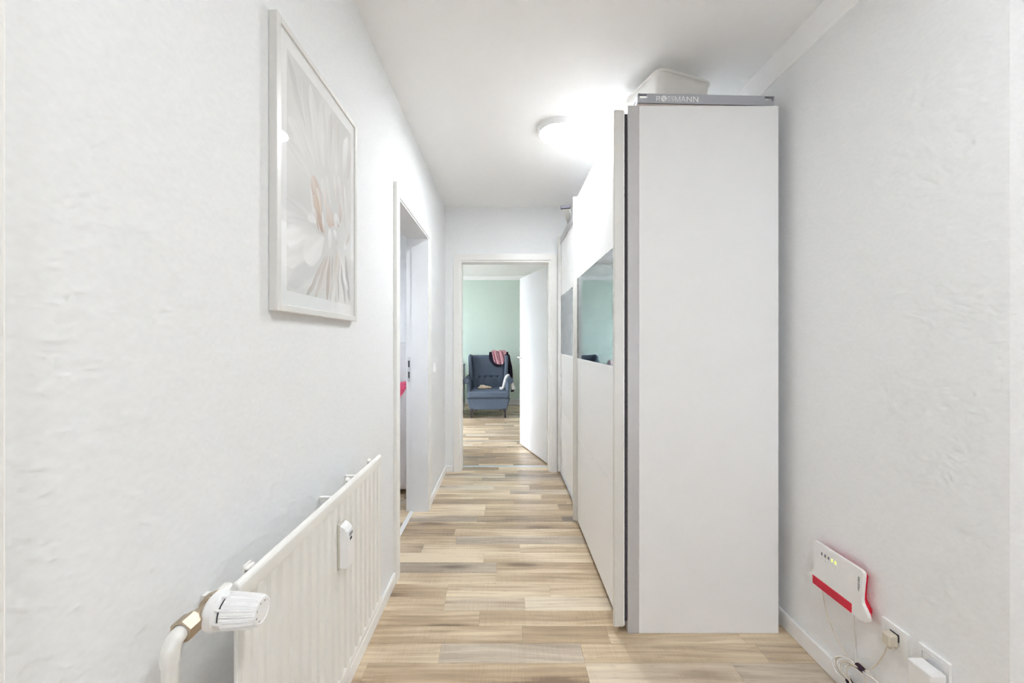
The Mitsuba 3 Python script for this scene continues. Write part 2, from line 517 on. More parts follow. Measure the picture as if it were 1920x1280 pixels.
obj('casing', casing_yz(D2A, D2B, D2Z, 0.06, XL, XL + 0.018), CASING, 'door_2')
P = sbox(D2A - 0.001, 0, D2B + 0.001, D2Z + 0.001).difference(sbox(D2A + 0.012, -1, D2B - 0.012, D2Z - 0.012))
obj('jamb', extrude(P, 0.12, 'yz', XL - 0.108), LEAF, 'door_2')
P = sbox(D2A - 0.001, 0, D2B + 0.001, D2Z + 0.001).difference(sbox(D2A + 0.003, -1, D2B - 0.003, D2Z - 0.003))
obj('rebate', extrude(P, 0.045, 'yz', XL - 0.152), LEAF, 'door_2')
obj('casing', casing_yz(D2A, D2B, D2Z, 0.06, XL - WT - 0.018, XL - WT), LEAF, 'door_2')
STEEL = mat('strike_steel', (0.55, 0.55, 0.56), 0.35, metallic=0.9)
xs = XL - 0.132
P = Polygon([(xs - 0.010, 0.955), (xs + 0.010, 0.955), (xs + 0.010, 1.138), (xs - 0.010, 1.138)])
sp = obj('strike_plate', extrude(P, 0.0012, 'xz', D2B - 0.0042), STEEL, 'door_2', label='steel strike plate with two dark slots')
for z0, z1 in ((0.985, 1.03), (1.066, 1.112)):
    obj('latch_slot', box(xs - 0.006, xs + 0.005, D2B - 0.0048, D2B - 0.0042, z0, z1), RUBBER, sp)
obj('threshold', box(XL - 0.125, XL - 0.095, D2A + 0.004, D2B - 0.004, 0.0, 0.005, 0.001), PLASTIC, 'door_2', label='white threshold strip')

# ------------------------------------------------------------------ ceiling lamp


def ceiling_lamp(x, y, r, label, dim=1.0):
    k = thing('ceiling_lamp', label, 'ceiling lamp')
    z = CEI
    obj('lamp_rim', lathe([(r - 0.012, -0.034), (r - 0.004, -0.036), (r, -0.032), (r + 0.004, -0.01), (r + 0.004, 0.0), (0.02, 0.0)], [0, 0, 1], [x, y, z], 64), PLASTIC, k)
    t = np.arange(64) / 64 * 2 * np.pi
    rings = [(r - 0.012, -0.034), (r * 0.6, -0.0365), (0.0005, -0.037)]
    V = np.vstack([np.c_[x + q * np.cos(t), y + q * np.sin(t), np.full(64, z + s)] for q, s in rings])
    Fc = []
    for i in range(2):
        for j in range(64):
            a, b = i * 64 + j, i * 64 + (j + 1) % 64
            Fc += [[a, a + 64, b + 64], [a, b + 64, b]]
    m = trimesh.Trimesh(V, Fc, process=False)
    if m.face_normals[0][2] > 0:
        m.invert()
    scene[k + '__diffuser'] = mikit.ply(m, PLASTIC, smooth=False, emitter={'type': 'area', 'sampling_weight': 3.0, 'radiance': rgb(*(LAMP * dim * c for c in LAMP_COLOUR))})
    labels[k + '__diffuser'] = {'label': 'glowing white disc'}
    return k


ceiling_lamp(0.317, 2.30, 0.117, 'round white ceiling lamp glowing above the middle of the hall')
ceiling_lamp(0.62, 0.10, 0.117, 'added unseen second ceiling lamp that brightens the near end of the hall', 0.92)  # added lamp out of view, evens out the light near the camera

# ------------------------------------------------------------------ wardrobe
WX0, WX1, WY0, WY1, WZ = 0.527, 1.1745, 1.6255, 3.632, 2.264
w = thing('wardrobe', 'tall white sliding-door wardrobe with grey edge profiles and a tinted mirror band', 'wardrobe')
obj('side_panel', box(WX0 + 0.048, WX1, WY0, WY0 + 0.022, 0, WZ, 0.0012), CARCASS, w)
obj('edge_profile', box(WX0, WX0 + 0.0475, WY0 - 0.001, WY0 + 0.024, 0, WZ + 0.001, 0.0015), GREY_EDGE, w, label='grey vertical edge profile')
obj('side_panel', box(WX0 + 0.048, WX1, WY1 - 0.022, WY1, 0, WZ, 0.0012), CARCASS, w)
obj('top_panel', box(WX0 + 0.055, WX1 - 0.004, WY0 + 0.0225, WY1 - 0.0225, WZ - 0.026, WZ - 0.002), CARCASS, w)
obj('back_panel', box(WX1 - 0.012, WX1 - 0.004, WY0 + 0.0225, WY1 - 0.0225, 0.02, WZ - 0.027), CARCASS, w)
obj('base_panel', box(WX0 + 0.06, WX1 - 0.014, WY0 + 0.0225, WY1 - 0.0225, 0.04, 0.062), CARCASS, w)
obj('door_track', box(WX0 - 0.006, WX0 + 0.054, WY0 + 0.026, WY1 - 0.0225, WZ - 0.09, WZ - 0.028), RAIL, w, label='grey sliding rail')
obj('door_track', box(WX0 - 0.006, WX0 + 0.05, WY0 + 0.026, WY1 - 0.0225, 0.018, 0.038), RAIL, w, label='grey sliding rail')


def door(x, y0, y1, z0, z1):
    """A sliding door whose front face stands at x; panels from bottom to top, the third one a mirror."""
    k = obj('door', box(x + 0.004, x + 0.018, y0 + 0.003, y1 - 0.003, z0 + 0.002, z1 - 0.002), LACQUER, w, label='white sliding door with a mirror band')
    zs = [z0, 0.598, 1.139, 1.684, z1]
    for i in range(4):
        if i == 2:
            obj('mirror', box(x + 0.0012, x + 0.0046, y0 + 0.003, y1 - 0.003, zs[i] + 0.0008, zs[i + 1] - 0.0008), MIRROR, k, smooth=False, label='tinted mirror panel')
        else:
            obj('panel', box(x, x + 0.005, y0 + 0.003, y1 - 0.003, zs[i] + 0.0006, zs[i + 1] - 0.0006, 0.0008), LACQUER, k)
    for a, b in ((y0, y0 + 0.03), (y1 - 0.03, y1)):
        P = Polygon([(x - 0.028, a + 0.003), (x - 0.025, a), (x + 0.012, a), (x + 0.012, a + 0.012), (x - 0.003, b), (x - 0.006, b), (x - 0.028, b - 0.012)]) if a == y0 else \
            Polygon([(x - 0.028, b - 0.003), (x - 0.025, b), (x + 0.016, b), (x + 0.016, b - 0.012), (x - 0.003, a), (x - 0.006, a), (x - 0.028, a + 0.012)])
        obj('grip_profile', extrude(P, z1 - z0, 'xy', z0), TRIM_MAT, k, label='pale grey grip profile')
    return k


# the bristle seal between the edge profile and the front door: a row of tufts
sr = np.random.default_rng(3)
tufts = []
for q in range(210):
    z = 0.05 + q * 0.0104
    tufts.append(box(0.5145, 0.5268 - sr.uniform(0, 0.0008), WY0 + 0.008 + sr.uniform(-0.0012, 0.0012), WY0 + 0.020, z, z + 0.0098))
obj('bristle_seal', join(tufts), BRISTLE, w, smooth=False, label='dark bristle dust seal')
door(0.497, WY0 + 0.004, 2.625, 0.026, 2.248)
door(0.531, 2.60, WY1 - 0.024, 0.026, 2.248)

# ------------------------------------------------------------------ things on the wardrobe
c = thing('folded_board', 'thin brown-grey folded board under the grey crate on the wardrobe', 'board')
scene[c] = mikit.ply(extrude(Polygon([(0.578, WZ + 0.0005), (1.166, WZ + 0.0005), (1.166, WZ + 0.0075), (0.578, WZ + 0.0205)]), 0.36, 'xz', 1.644), mat('board_brown', s2l(184, 172, 165), 0.8))

cr = thing('folding_crate', 'flat grey folding crate with white lettering on top of the wardrobe', 'crate')
CG, CG2 = mat('crate_grey', s2l(168, 170, 176), 0.45), mat('crate_white', (0.78, 0.79, 0.80), 0.45)
tilt = math.radians(1.2)
CM = trimesh.transformations.rotation_matrix(tilt, [0, 1, 0])
CM[:3, 3] = [0.575, 1.641, WZ + 0.0225]
CWD, CDP, CHT = 0.592, 0.39, 0.041


def mcube(x0, x1, y0, y1, z0, z1):
    return m3.Manifold.cube([x1 - x0, y1 - y0, z1 - z0]).translate([x0, y0, z0])


front = mcube(0, CWD, 0, 0.014, 0, CHT) - mcube(0.003, 0.041, -0.01, 0.03, 0.020, CHT - 0.0025) - mcube(CWD - 0.041, CWD - 0.003, -0.01, 0.03, 0.020, CHT - 0.0025)
obj('front_wall', orient(front, CM), CG, cr, smooth=False)
for x0 in (0.0032, CWD - 0.0405):
    obj('latch', orient(join([box(x0 + 0.004, x0 + 0.034, 0.006, 0.0145, 0.0205, 0.0245, 0.0008), box(x0 + 0.0005, x0 + 0.0055, 0.006, 0.0145, 0.0205, 0.034, 0.0008)]), CM), CG, cr)
sd = mcube(0, 0.014, 0.0142, CDP, 0, CHT)
for q in range(9):
    sd = sd - mcube(-0.01, 0.03, 0.03 + q * 0.04, 0.055 + q * 0.04, 0.016, 0.027)
obj('side_wall', orient(sd, CM), CG2, cr, smooth=False, label='white perforated side')
obj('side_wall', orient(sd.translate([CWD - 0.014, 0, 0]), CM), CG2, cr, smooth=False, label='white perforated side')
obj('rear_wall', orient(mcube(0.0142, CWD - 0.0142, CDP - 0.014, CDP, 0, CHT), CM), CG, cr, smooth=False)
obj('folded_base', orient(mcube(0.0142, CWD - 0.0142, 0.06, CDP - 0.0142, 0.001, CHT - 0.004), CM), CG2, cr, smooth=False)
WHITE_INK = matte('white_ink', (0.85, 0.85, 0.86))


def on_crate(m):
    return orient(m, CM)


hgt = 0.0225
placed = []
for tx, xa, xb in (('R', 0.0800, 0.0972), ('S', 0.1285, 0.1405), ('S', 0.1440, 0.1560), ('M', 0.1600, 0.1835), ('A', 0.1865, 0.2065), ('N', 0.2115, 0.2335), ('N', 0.2395, 0.2620)):
    m_ = meshkit.text_mesh(tx, hgt, 0.0005)
    v = m_.vertices.copy()
    v[:, 0] = (v[:, 0] - v[:, 0].min()) / np.ptp(v[:, 0]) * (xb - xa) + xa
    m_ = trimesh.Trimesh(np.c_[v[:, 0], -v[:, 2] - 0.0001, v[:, 1] + 0.0085], m_.faces, process=False)
    m_.fix_normals()
    placed.append(m_)
from shapely.geometry import Point
o = Point(0.1085, 0.0188).buffer(0.0112, 24)
for cut in (Polygon([(0.099, 0.021), (0.104, 0.0245), (0.110, 0.0235), (0.118, 0.026), (0.111, 0.0215), (0.104, 0.0222)]),
            Polygon([(0.1005, 0.0165), (0.106, 0.0185), (0.114, 0.0175), (0.1165, 0.0135), (0.1125, 0.0155), (0.106, 0.0160)]),
            Polygon([(0.108, 0.0115), (0.1105, 0.0135), (0.1155, 0.0105), (0.112, 0.0098)])):
    o = o.difference(cut)
o = affinity.translate(affinity.scale(o, 1.16, 1.16, origin=(0.1085, 0.0188)), 0.0043, 0.0010)
placed.append(extrude(o, 0.0005, 'xz', -0.0006))
obj('lettering', on_crate(join(placed)), WHITE_INK, cr, smooth=False, label='white shop lettering with a round emblem for its O')

sb = thing('storage_box', 'white plastic storage box with lid standing askew on the grey crate', 'storage box')
MILK = mat('milky_plastic', (0.80, 0.79, 0.765), 0.35)
BM = trimesh.transformations.rotation_matrix(math.radians(18.8), [0, 0, 1])
BM[:3, 3] = [0.700, 1.716, WZ + 0.0675]


def tub(x0, x1, y0, y1, z0, z1, r, taper):
    pts = []
    for z, q in ((z0, taper), (z1, 0)):
        for cx_, cy_, a0 in ((x0 + r, y0 + r, 180), (x1 - r, y0 + r, 270), (x1 - r, y1 - r, 0), (x0 + r, y1 - r, 90)):
            for a in np.radians(np.linspace(a0, a0 + 90, 8)):
                x, y = cx_ + r * np.cos(a), cy_ + r * np.sin(a)
                mx, my = (x0 + x1) / 2, (y0 + y1) / 2
                pts.append([mx + (x - mx) * (1 - q), my + (y - my) * (1 - q), z])
    return trimesh.convex.convex_hull(np.array(pts))


obj('tub', orient(tub(0, 0.305, 0, 0.27, 0, 0.150, 0.035, 0.04), BM), MILK, sb)
obj('lid', orient(join([tub(-0.008, 0.313, -0.008, 0.278, 0.1505, 0.160, 0.042, 0.0), tub(0.004, 0.301, 0.004, 0.266, 0.1595, 0.172, 0.04, -0.03)]), BM), MILK, sb)

lp = thing('long_package', 'long pale wrapped package with a dark end jutting over the far wardrobe door', 'package')
d_ = np.array([0.14, 0.5, 0]) / math.hypot(0.14, 0.5)
PM = np.eye(4)
PM[:3, 0], PM[:3, 1] = [d_[1], -d_[0], 0], d_
PM[:3, 3] = [0.463, 2.9, WZ + 0.004]
obj('wrapping', orient(rbox(-0.031, 0.031, 0.004, 0.58, 0.0, 0.024, 0.010), PM), mat('wrap_pale', s2l(226, 226, 224), 0.35), lp)
obj('end_cap', orient(box(-0.037, 0.037, -0.012, 0.012, 0.002, 0.026, 0.002), PM), mat('end_dark', s2l(62, 60, 72), 0.5), lp, label='dark end cap')

# ------------------------------------------------------------------ radiator
rx, ry0, ry1, rz0, rz1 = -0.475, 0.676, 1.459, 0.250, 0.818
rd = thing('radiator', 'low white ribbed panel radiator on the left wall', 'radiator')
pitch, n_rib = 0.0408, 19
front_pts = [(rx - 0.004, ry0)]
y = ry0 + 0.004
for i in range(n_rib):
    front_pts += [(rx - 0.0055, y + 0.001), (rx - 0.001, y + 0.006), (rx, y + 0.009), (rx, y + 0.023), (rx - 0.001, y + 0.026), (rx - 0.0055, y + 0.031), (rx - 0.0058, y + 0.0345), (rx - 0.0055, y + 0.038)]
    y += pitch
front_pts += [(rx - 0.004, ry1)]
P = Polygon(front_pts + [(rx - 0.009, ry1), (rx - 0.009, ry0)])
obj('ribbed_panel', extrude(P, rz1 - rz0 - 0.036 - 0.02, 'xy', rz0 + 0.02), RAD, rd, smooth=25)


def header(z0, z1):
    h = z1 - z0
    P = Polygon([(rx - 0.010, z0), (rx - 0.0015, z0), (rx + 0.0005, z0 + 0.004), (rx + 0.0015, z1 - 0.014), (rx + 0.0005, z1 - 0.007), (rx - 0.0025, z1 - 0.0025), (rx - 0.006, z1), (rx - 0.011, z1), (rx - 0.014, z1 - 0.003), (rx - 0.0155, z1 - 0.008), (rx - 0.0155, z0 + 0.006), (rx - 0.013, z0)])
    m = extrude(P, ry1 - ry0 - 0.004, 'xz', ry0 + 0.002)
    q = extrude(P.buffer(-0.002), ry1 - ry0, 'xz', ry0)
    return trimesh.convex.convex_hull(np.vstack([m.vertices, q.vertices]))


obj('header', header(rz1 - 0.037, rz1), RAD, rd, smooth=25)
obj('header', header(rz0, rz0 + 0.028), RAD, rd, smooth=25)
for yy in (0.715, 1.17, 1.36):
    obj('bracket', join([box(rx - 0.0215, rx - 0.0180, yy, yy + 0.022, rz1 - 0.06, rz1 + 0.009, 0.001), box(rx - 0.0180, rx - 0.011, yy, yy + 0.022, rz1 + 0.0005, rz1 + 0.005, 0.001), box(XL + 0.001, rx - 0.0215, yy + 0.004, yy + 0.018, rz1 - 0.06, rz1 - 0.05)]), RAD, rd)
# connection, valve, thermostat
vx, vz = -0.505, 0.798
obj('connection_stub', lathe([(0, 0), (0.0145, 0), (0.0145, 0.03), (0.0, 0.03)], [0, -1, 0], [vx, ry0 + 0.014, vz], 24), RAD, rd)
vl = thing('radiator_valve', 'nickel radiator valve with a white ribbed thermostat head', 'valve')


def hexnut(y0, y1, r, hole=0.0):
    pts = [(vx + r * math.cos(a), vz + r * math.sin(a)) for a in np.radians(np.arange(6) * 60 + 20)]
    P = Polygon(pts)
    if hole:
        P = P.difference(Point(vx, vz).buffer(hole, 16))
    return extrude(P, y1 - y0, 'xz', y0)


obj('union_nut', join([hexnut(0.652, 0.665, 0.0185), lathe([(0.0, 0), (0.0145, 0), (0.0165, 0.002), (0.0165, 0.008), (0, 0.008)], [0, -1, 0], [vx, 0.652, vz], 24)]), NICKEL, vl, smooth=25)
obj('body', join([lathe([(0, 0), (0.0125, 0), (0.0115, 0.010), (0.0125, 0.02), (0.0155, 0.030), (0.0155, 0.036), (0, 0.036)], [0, -1, 0], [vx, 0.6445, vz], 28),
                  lathe([(0.0, 0.0), (0.012, 0.0), (0.012, 0.012), (0, 0.012)], [1, 0, 0], [vx, 0.636, vz], 24)]), NICKEL, vl, smooth=35)
obj('compression_nut', hexnut(0.588, 0.612, 0.0182, 0.0130), NICKEL, vl, smooth=25)
ty, tz = 0.640, vz - 0.002
obj('collar', lathe([(0, 0.0), (0.019, 0.0), (0.028, 0.004), (0.0300, 0.008), (0.029, 0.020), (0.023, 0.026), (0, 0.026)], [1, 0, 0], [vx + 0.008, ty, tz], 40), PLASTIC, vl)
gp = [(0, 0.0), (0.023, 0.0), (0.023, 0.010), (0, 0.010)]
obj('inner_core', lathe(gp, [1, 0, 0], [vx + 0.0335, ty, tz], 32), RUBBER, vl)
for a in np.arange(8) * 45 + 10:
    yy, zz = ty + 0.026 * math.cos(math.radians(a)), tz + 0.026 * math.sin(math.radians(a))
    obj('spoke', lathe([(0, 0), (0.0022, 0), (0.0022, 0.014), (0, 0.014)], [1, 0, 0], [vx + 0.031, yy, zz], 8), PLASTIC, vl)
hx0, HS = vx + 0.038, 0.90
# ribbed head: star-like section, slightly tapering
n_t = 120
t_ = np.arange(n_t) / n_t * 2 * np.pi
rings = []
for s, r in ((0.0, 0.024), (0.001, 0.0295), (0.005, 0.0315), (0.045, 0.0285), (0.058, 0.0265), (0.063, 0.0235), (0.064, 0.020), (0.0625, 0.0195), (0.0625, 0.0), ):
    amp = 0.0017 if 0.003 < s < 0.060 and r > 0.0255 else 0.0
    rr = r - amp * np.clip(1.6 * np.cos(t_ * 20) - 0.4, -1, 1) ** 2 if amp else np.full(n_t, r)
    rings.append(np.c_[np.full(n_t, hx0 + s * HS), ty + HS * rr * np.cos(t_), tz + HS * rr * np.sin(t_)])
V = np.vstack(rings)
Fc = []
for i in range(len(rings) - 1):
    for j in range(n_t):
        a, b = i * n_t + j, i * n_t + (j + 1) % n_t
        Fc += [[a, b, b + n_t], [a, b + n_t, a + n_t]]
hd = trimesh.Trimesh(V, Fc, process=True)
hd.fix_normals()
head = obj('thermostat_head', hd, PLASTIC, vl, smooth=40)
obj('dial_mark', join([lathe([(0, 0), (0.0015, 0), (0.0015, 0.0006), (0, 0.0006)], [1, 0, 0], [hx0 + 0.0625 * HS, ty + 0.015 * math.cos(a), tz + 0.015 * math.sin(a)], 8) for a in np.radians([60, 105, 150, 195, 240])]), matte('mark_grey', (0.35, 0.35, 0.36)), head, smooth=False)
pp = thing('supply_pipe', 'white painted heating pipe rising to the radiator valve', 'pipe')
obj('pipe', tube([[vx, 0.606, vz], [vx, 0.592, vz], [vx, 0.582, vz - 0.002], [vx - 0.001, 0.575, vz - 0.010], [vx - 0.002, 0.573, vz - 0.024], [vx - 0.002, 0.573, vz - 0.08], [vx - 0.002, 0.573, 0.3], [vx - 0.002, 0.573, 0.0]], 0.0105, 20), RAD, pp, smooth=True)
obj('sleeve', tube([[vx, 0.590, vz], [vx, 0.581, vz - 0.002], [vx - 0.001, 0.575, vz - 0.010], [vx - 0.002, 0.573, vz - 0.022], [vx - 0.002, 0.573, vz - 0.034]], 0.0122, 20), RAD, pp, smooth=35)

# heat cost meter clipped to the radiator
hm = thing('heat_meter', 'small white heat cost meter clipped on the radiator ribs', 'meter')
P = Polygon([(rx + 0.0005, 0.606), (rx + 0.0275, 0.606), (rx + 0.030, 0.612), (rx + 0.030, 0.693), (rx + 0.026, 0.709), (rx + 0.018, 0.720), (rx + 0.006, 0.727), (rx + 0.0005, 0.728)])
obj('housing', extrude(P, 0.038, 'xz', 1.075), PLASTIC, hm, smooth=20)
obj('display', box(rx + 0.0298, rx + 0.0306, 1.083, 1.105, 0.694 - 0.0, 0.7035, 0), matte('lcd_grey', (0.35, 0.36, 0.36)), hm, label='grey display')
obj('sensor_window', box(rx + 0.0296, rx + 0.0306, 1.086, 1.100, 0.682, 0.689, 0), RUBBER, hm, label='dark window')
obj('back_plate', box(rx, rx + 0.006, 1.071, 1.117, 0.602, 0.732, 0.001), mat('meter_plate', s2l(190, 186, 176), 0.5), hm)

# ------------------------------------------------------------------ framed poster
pf = thing('framed_poster', 'white framed poster of a pale cream flower on the left wall', 'picture')
fy0, fy1, fz0, fz1, fw = 0.924, 1.424, 1.327, 2.062, 0.018
fx = XL + 0.022
for a in (0, 1):
    yy = (fy0, fy0 + fw) if a == 0 else (fy1 - fw, fy1)
    obj('frame_bar', box(XL + 0.001, fx, yy[0], yy[1], fz0, fz1, 0.0012), FRAME_MAT, pf)
    zz = (fz0, fz0 + fw) if a == 0 else (fz1 - fw, fz1)
    obj('frame_bar', box(XL + 0.001, fx - 0.0002, fy0 + fw, fy1 - fw, zz[0], zz[1], 0.0012), FRAME_MAT, pf)
obj('mat_board', box(XL + 0.004, fx - 0.0062, fy0 + 0.012, fy1 - 0.012, fz0 + 0.012, fz1 - 0.012), MATBOARD, pf, label='white mat')
PY0, PY1, PZ0, PZ1 = 0.974, 1.381, 1.383, 2.006

# petals, stems and leaves of the printed flower: base x, base y, tip x, tip y (metres on the print), half width, colour at base and tip
petals = [
    (0.135, 0.384, 0.005, 0.615, 0.03, (0.765, 0.755, 0.745), (0.66, 0.655, 0.65)),
    (0.141, 0.397, 0.017, 0.556, 0.028, (0.8, 0.795, 0.785), (0.72, 0.71, 0.7)),
    (0.116, 0.354, 0.002, 0.454, 0.03, (0.765, 0.755, 0.745), (0.8, 0.795, 0.785)),
    (0.116, 0.338, 0.002, 0.387, 0.034, (0.8, 0.795, 0.785), (0.74, 0.73, 0.72)),
    (0.147, 0.384, 0.075, 0.615, 0.026, (0.8, 0.795, 0.785), (0.71, 0.705, 0.7)),
    (0.18, 0.399, 0.116, 0.613, 0.03, (0.765, 0.755, 0.745), (0.8, 0.795, 0.785)),
    (0.201, 0.409, 0.194, 0.609, 0.028, (0.8, 0.795, 0.785), (0.75, 0.745, 0.735)),
    (0.237, 0.415, 0.252, 0.611, 0.022, (0.765, 0.755, 0.745), (0.69, 0.67, 0.65)),
    (0.284, 0.418, 0.3, 0.611, 0.022, (0.8, 0.795, 0.785), (0.7, 0.675, 0.65)),
    (0.334, 0.421, 0.37, 0.602, 0.022, (0.74, 0.72, 0.7), (0.86, 0.855, 0.85)),
    (0.379, 0.44, 0.417, 0.624, 0.018, (0.66, 0.62, 0.6), (0.72, 0.69, 0.67)),
    (0.11, 0.226, -0.009, 0.248, 0.026, (0.8, 0.795, 0.785), (0.765, 0.755, 0.745)),
    (0.104, 0.21, -0.019, 0.198, 0.03, (0.765, 0.755, 0.745), (0.8, 0.795, 0.785)),
    (0.159, 0.191, -0.009, 0.131, 0.055, (0.8, 0.795, 0.785), (0.86, 0.855, 0.85)),
    (0.197, 0.172, -0.009, 0.075, 0.05, (0.76, 0.755, 0.75), (0.8, 0.795, 0.785)),
    (0.221, 0.163, 0.007, 0.01, 0.048, (0.72, 0.71, 0.7), (0.7, 0.7, 0.7)),
    (0.209, 0.19, 0.087, 0.096, 0.05, (0.86, 0.855, 0.85), (0.84, 0.835, 0.83)),
    (0.159, 0.22, 0.097, 0.22, 0.022, (0.86, 0.855, 0.85), (0.86, 0.855, 0.85)),
    (0.213, 0.142, 0.09, -0.022, 0.014, (0.64, 0.58, 0.54), (0.56, 0.51, 0.48)),
    (0.225, 0.145, 0.145, -0.017, 0.013, (0.6, 0.53, 0.48), (0.63, 0.58, 0.55)),
    (0.237, 0.148, 0.17, -0.014, 0.01, (0.76, 0.72, 0.69), (0.74, 0.71, 0.69)),
    (0.241, 0.149, 0.217, -0.009, 0.014, (0.58, 0.51, 0.46), (0.52, 0.45, 0.41)),
    (0.258, 0.153, 0.245, -0.006, 0.01, (0.52, 0.46, 0.42), (0.6, 0.56, 0.53)),
    (0.28, 0.158, 0.267, -0.004, 0.012, (0.74, 0.68, 0.62), (0.8, 0.78, 0.76)),
    (0.303, 0.163, 0.298, -0.001, 0.01, (0.62, 0.55, 0.5), (0.5, 0.47, 0.46)),
    (0.317, 0.166, 0.356, 0.005, 0.016, (0.46, 0.44, 0.44), (0.42, 0.41, 0.42)),
    (0.356, 0.175, 0.397, 0.01, 0.02, (0.52, 0.5, 0.5), (0.47, 0.46, 0.47)),
    (0.303, 0.179, 0.382, 0.047, 0.014, (0.8, 0.76, 0.72), (0.86, 0.855, 0.85)),
    (0.289, 0.18, 0.271, 0.008, 0.01, (0.72, 0.62, 0.52), (0.86, 0.855, 0.85)),
    (0.152, 0.225, 0.138, 0.362, 0.05, (0.50, 0.36, 0.28), (0.72, 0.62, 0.56)),
    (0.197, 0.202, 0.131, 0.303, 0.034, (0.50, 0.36, 0.28), (0.74, 0.64, 0.56)),
    (0.245, 0.231, 0.229, 0.296, 0.05, (0.66, 0.53, 0.45), (0.76, 0.7, 0.65)),
    (0.298, 0.251, 0.317, 0.352, 0.026, (0.58, 0.49, 0.44), (0.74, 0.68, 0.64)),
    (0.17, 0.264, 0.124, 0.353, 0.013, (0.66, 0.48, 0.37), (0.8, 0.72, 0.66)),
    (0.181, 0.249, 0.159, 0.332, 0.02, (0.76, 0.66, 0.58), (0.83, 0.79, 0.75)),
    (0.213, 0.278, 0.189, 0.371, 0.022, (0.8, 0.74, 0.69), (0.83, 0.81, 0.79)),
    (0.245, 0.301, 0.213, 0.396, 0.02, (0.82, 0.79, 0.76), (0.8, 0.795, 0.785)),
    (0.28, 0.334, 0.271, 0.422, 0.018, (0.78, 0.72, 0.67), (0.8, 0.795, 0.785)),
    (0.336, 0.321, 0.298, 0.426, 0.018, (0.74, 0.69, 0.65), (0.8, 0.78, 0.76)),
    (0.376, 0.275, 0.346, 0.417, 0.014, (0.78, 0.75, 0.72), (0.86, 0.855, 0.85)),
    (0.397, 0.299, 0.392, 0.419, 0.012, (0.7, 0.66, 0.63), (0.8, 0.78, 0.76)),
    (0.131, 0.236, 0.114, 0.314, 0.01, (0.84, 0.82, 0.8), (0.86, 0.855, 0.85)),
    (0.17, 0.202, 0.124, 0.269, 0.011, (0.58, 0.42, 0.32), (0.86, 0.855, 0.85)),
    (0.209, 0.198, 0.189, 0.263, 0.013, (0.7, 0.58, 0.49), (0.86, 0.855, 0.85)),
    (0.28, 0.242, 0.271, 0.299, 0.014, (0.78, 0.74, 0.71), (0.86, 0.855, 0.85)),
    (0.317, 0.257, 0.271, 0.299, 0.012, (0.8, 0.77, 0.74), (0.86, 0.855, 0.85)),
    (0.356, 0.264, 0.317, 0.376, 0.013, (0.72, 0.66, 0.62), (0.82, 0.8, 0.78)),
    (0.237, 0.163, 0.245, 0.227, 0.02, (0.8, 0.79, 0.78), (0.86, 0.855, 0.85)),
    (0.289, 0.188, 0.271, 0.235, 0.014, (0.62, 0.58, 0.56), (0.86, 0.855, 0.85)),
    (0.346, 0.19, 0.387, 0.265, 0.022, (0.86, 0.855, 0.85), (0.7, 0.66, 0.63)),
    (0.361, 0.206, 0.387, 0.261, 0.01, (0.58, 0.53, 0.5), (0.66, 0.61, 0.58)),
]


def poster(p, n, uv):
    X, Y = uv.x * 0.407, uv.y * 0.623
    X, Y = X + (noise(X * 24, Y * 24) - 0.5) * 0.014, Y + (noise(X * 22 + 5, Y * 22) - 0.5) * 0.014
    c = mix((.70, .69, .675), (.765, .76, .75), sstep(0.2, 0.75, fbm(X * 9, Y * 5)))
    for x0, y0, x1, y1, wd, c0, c1 in petals:
        l = math.hypot(x1 - x0, y1 - y0)
        ca, sa = (x1 - x0) / l, (y1 - y0) / l
        s = ((X - x0) * ca + (Y - y0) * sa) / l
        q = ((Y - y0) * ca - (X - x0) * sa) / wd + 0.25 * math.sin(17 * l) * s * (1 - s) * 4
        e = dr.sqrt(dr.maximum(s * (1.0 - s) * 4, 0)) * (0.62 + 0.38 * s) - dr.abs(q)
        m = sstep(0.0, 0.22, e)
        vein = noise(q * 3.5 + 7, s * 1.5 + l * 50)
        col = mix(c0, c1, sstep(0.0, 0.85, s)) * (1.0 + 0.045 * q - 0.10 * (vein - 0.4))
        edge = sstep(0.34, 0.05, e) * sstep(0.25, 0.6, s)
        c = mix(c, mix(col, (.87, .865, .86), 0.35 * edge), m * 0.93)
    return dr.clip(c, 0, 1)


scene['poster_print'] = {'type': 'twosided', 'bsdf': {'type': 'diffuse', 'reflectance': mikit.proc(poster)}}
xp = fx - 0.0060
Vp = np.array([[xp, PY0, PZ0], [xp, PY1, PZ0], [xp, PY1, PZ1], [xp, PY0, PZ1]])
obj('print', (Vp, np.array([[0, 1, 2], [0, 2, 3]])), 'poster_print', pf, smooth=False, uv=np.array([[0, 0], [1, 0], [1, 1], [0, 1.0]]), label='print of a pale flower')
scene['thin_glass'] = {'type': 'thindielectric', 'int_ior': 1.5}
xg = fx - 0.0035
Vg = np.array([[xg, fy0 + 0.015, fz0 + 0.015], [xg, fy1 - 0.015, fz0 + 0.015], [xg, fy1 - 0.015, fz1 - 0.015], [xg, fy0 + 0.015, fz1 - 0.015]])
obj('glass', (Vg, np.array([[0, 1, 2], [0, 2, 3]])), 'thin_glass', pf, smooth=False, label='clear glass pane')

# ------------------------------------------------------------------ router, sockets, cables on the right wall


def wp(px, py, x):
    """the point of the plane x = const behind a pixel of the photograph (used once, to measure)"""
    yy = x * F / (px - CX)
    return [x, yy, H - (py - CY) * yy / F]


ro = thing('wifi_router', 'white and red router with green lights mounted low on the right wall', 'router')
RW = mat('router_white', (0.80, 0.795, 0.79), 0.4)
RR = mat('router_red', s2l(196, 22, 48), 0.4)
ym = 1.362


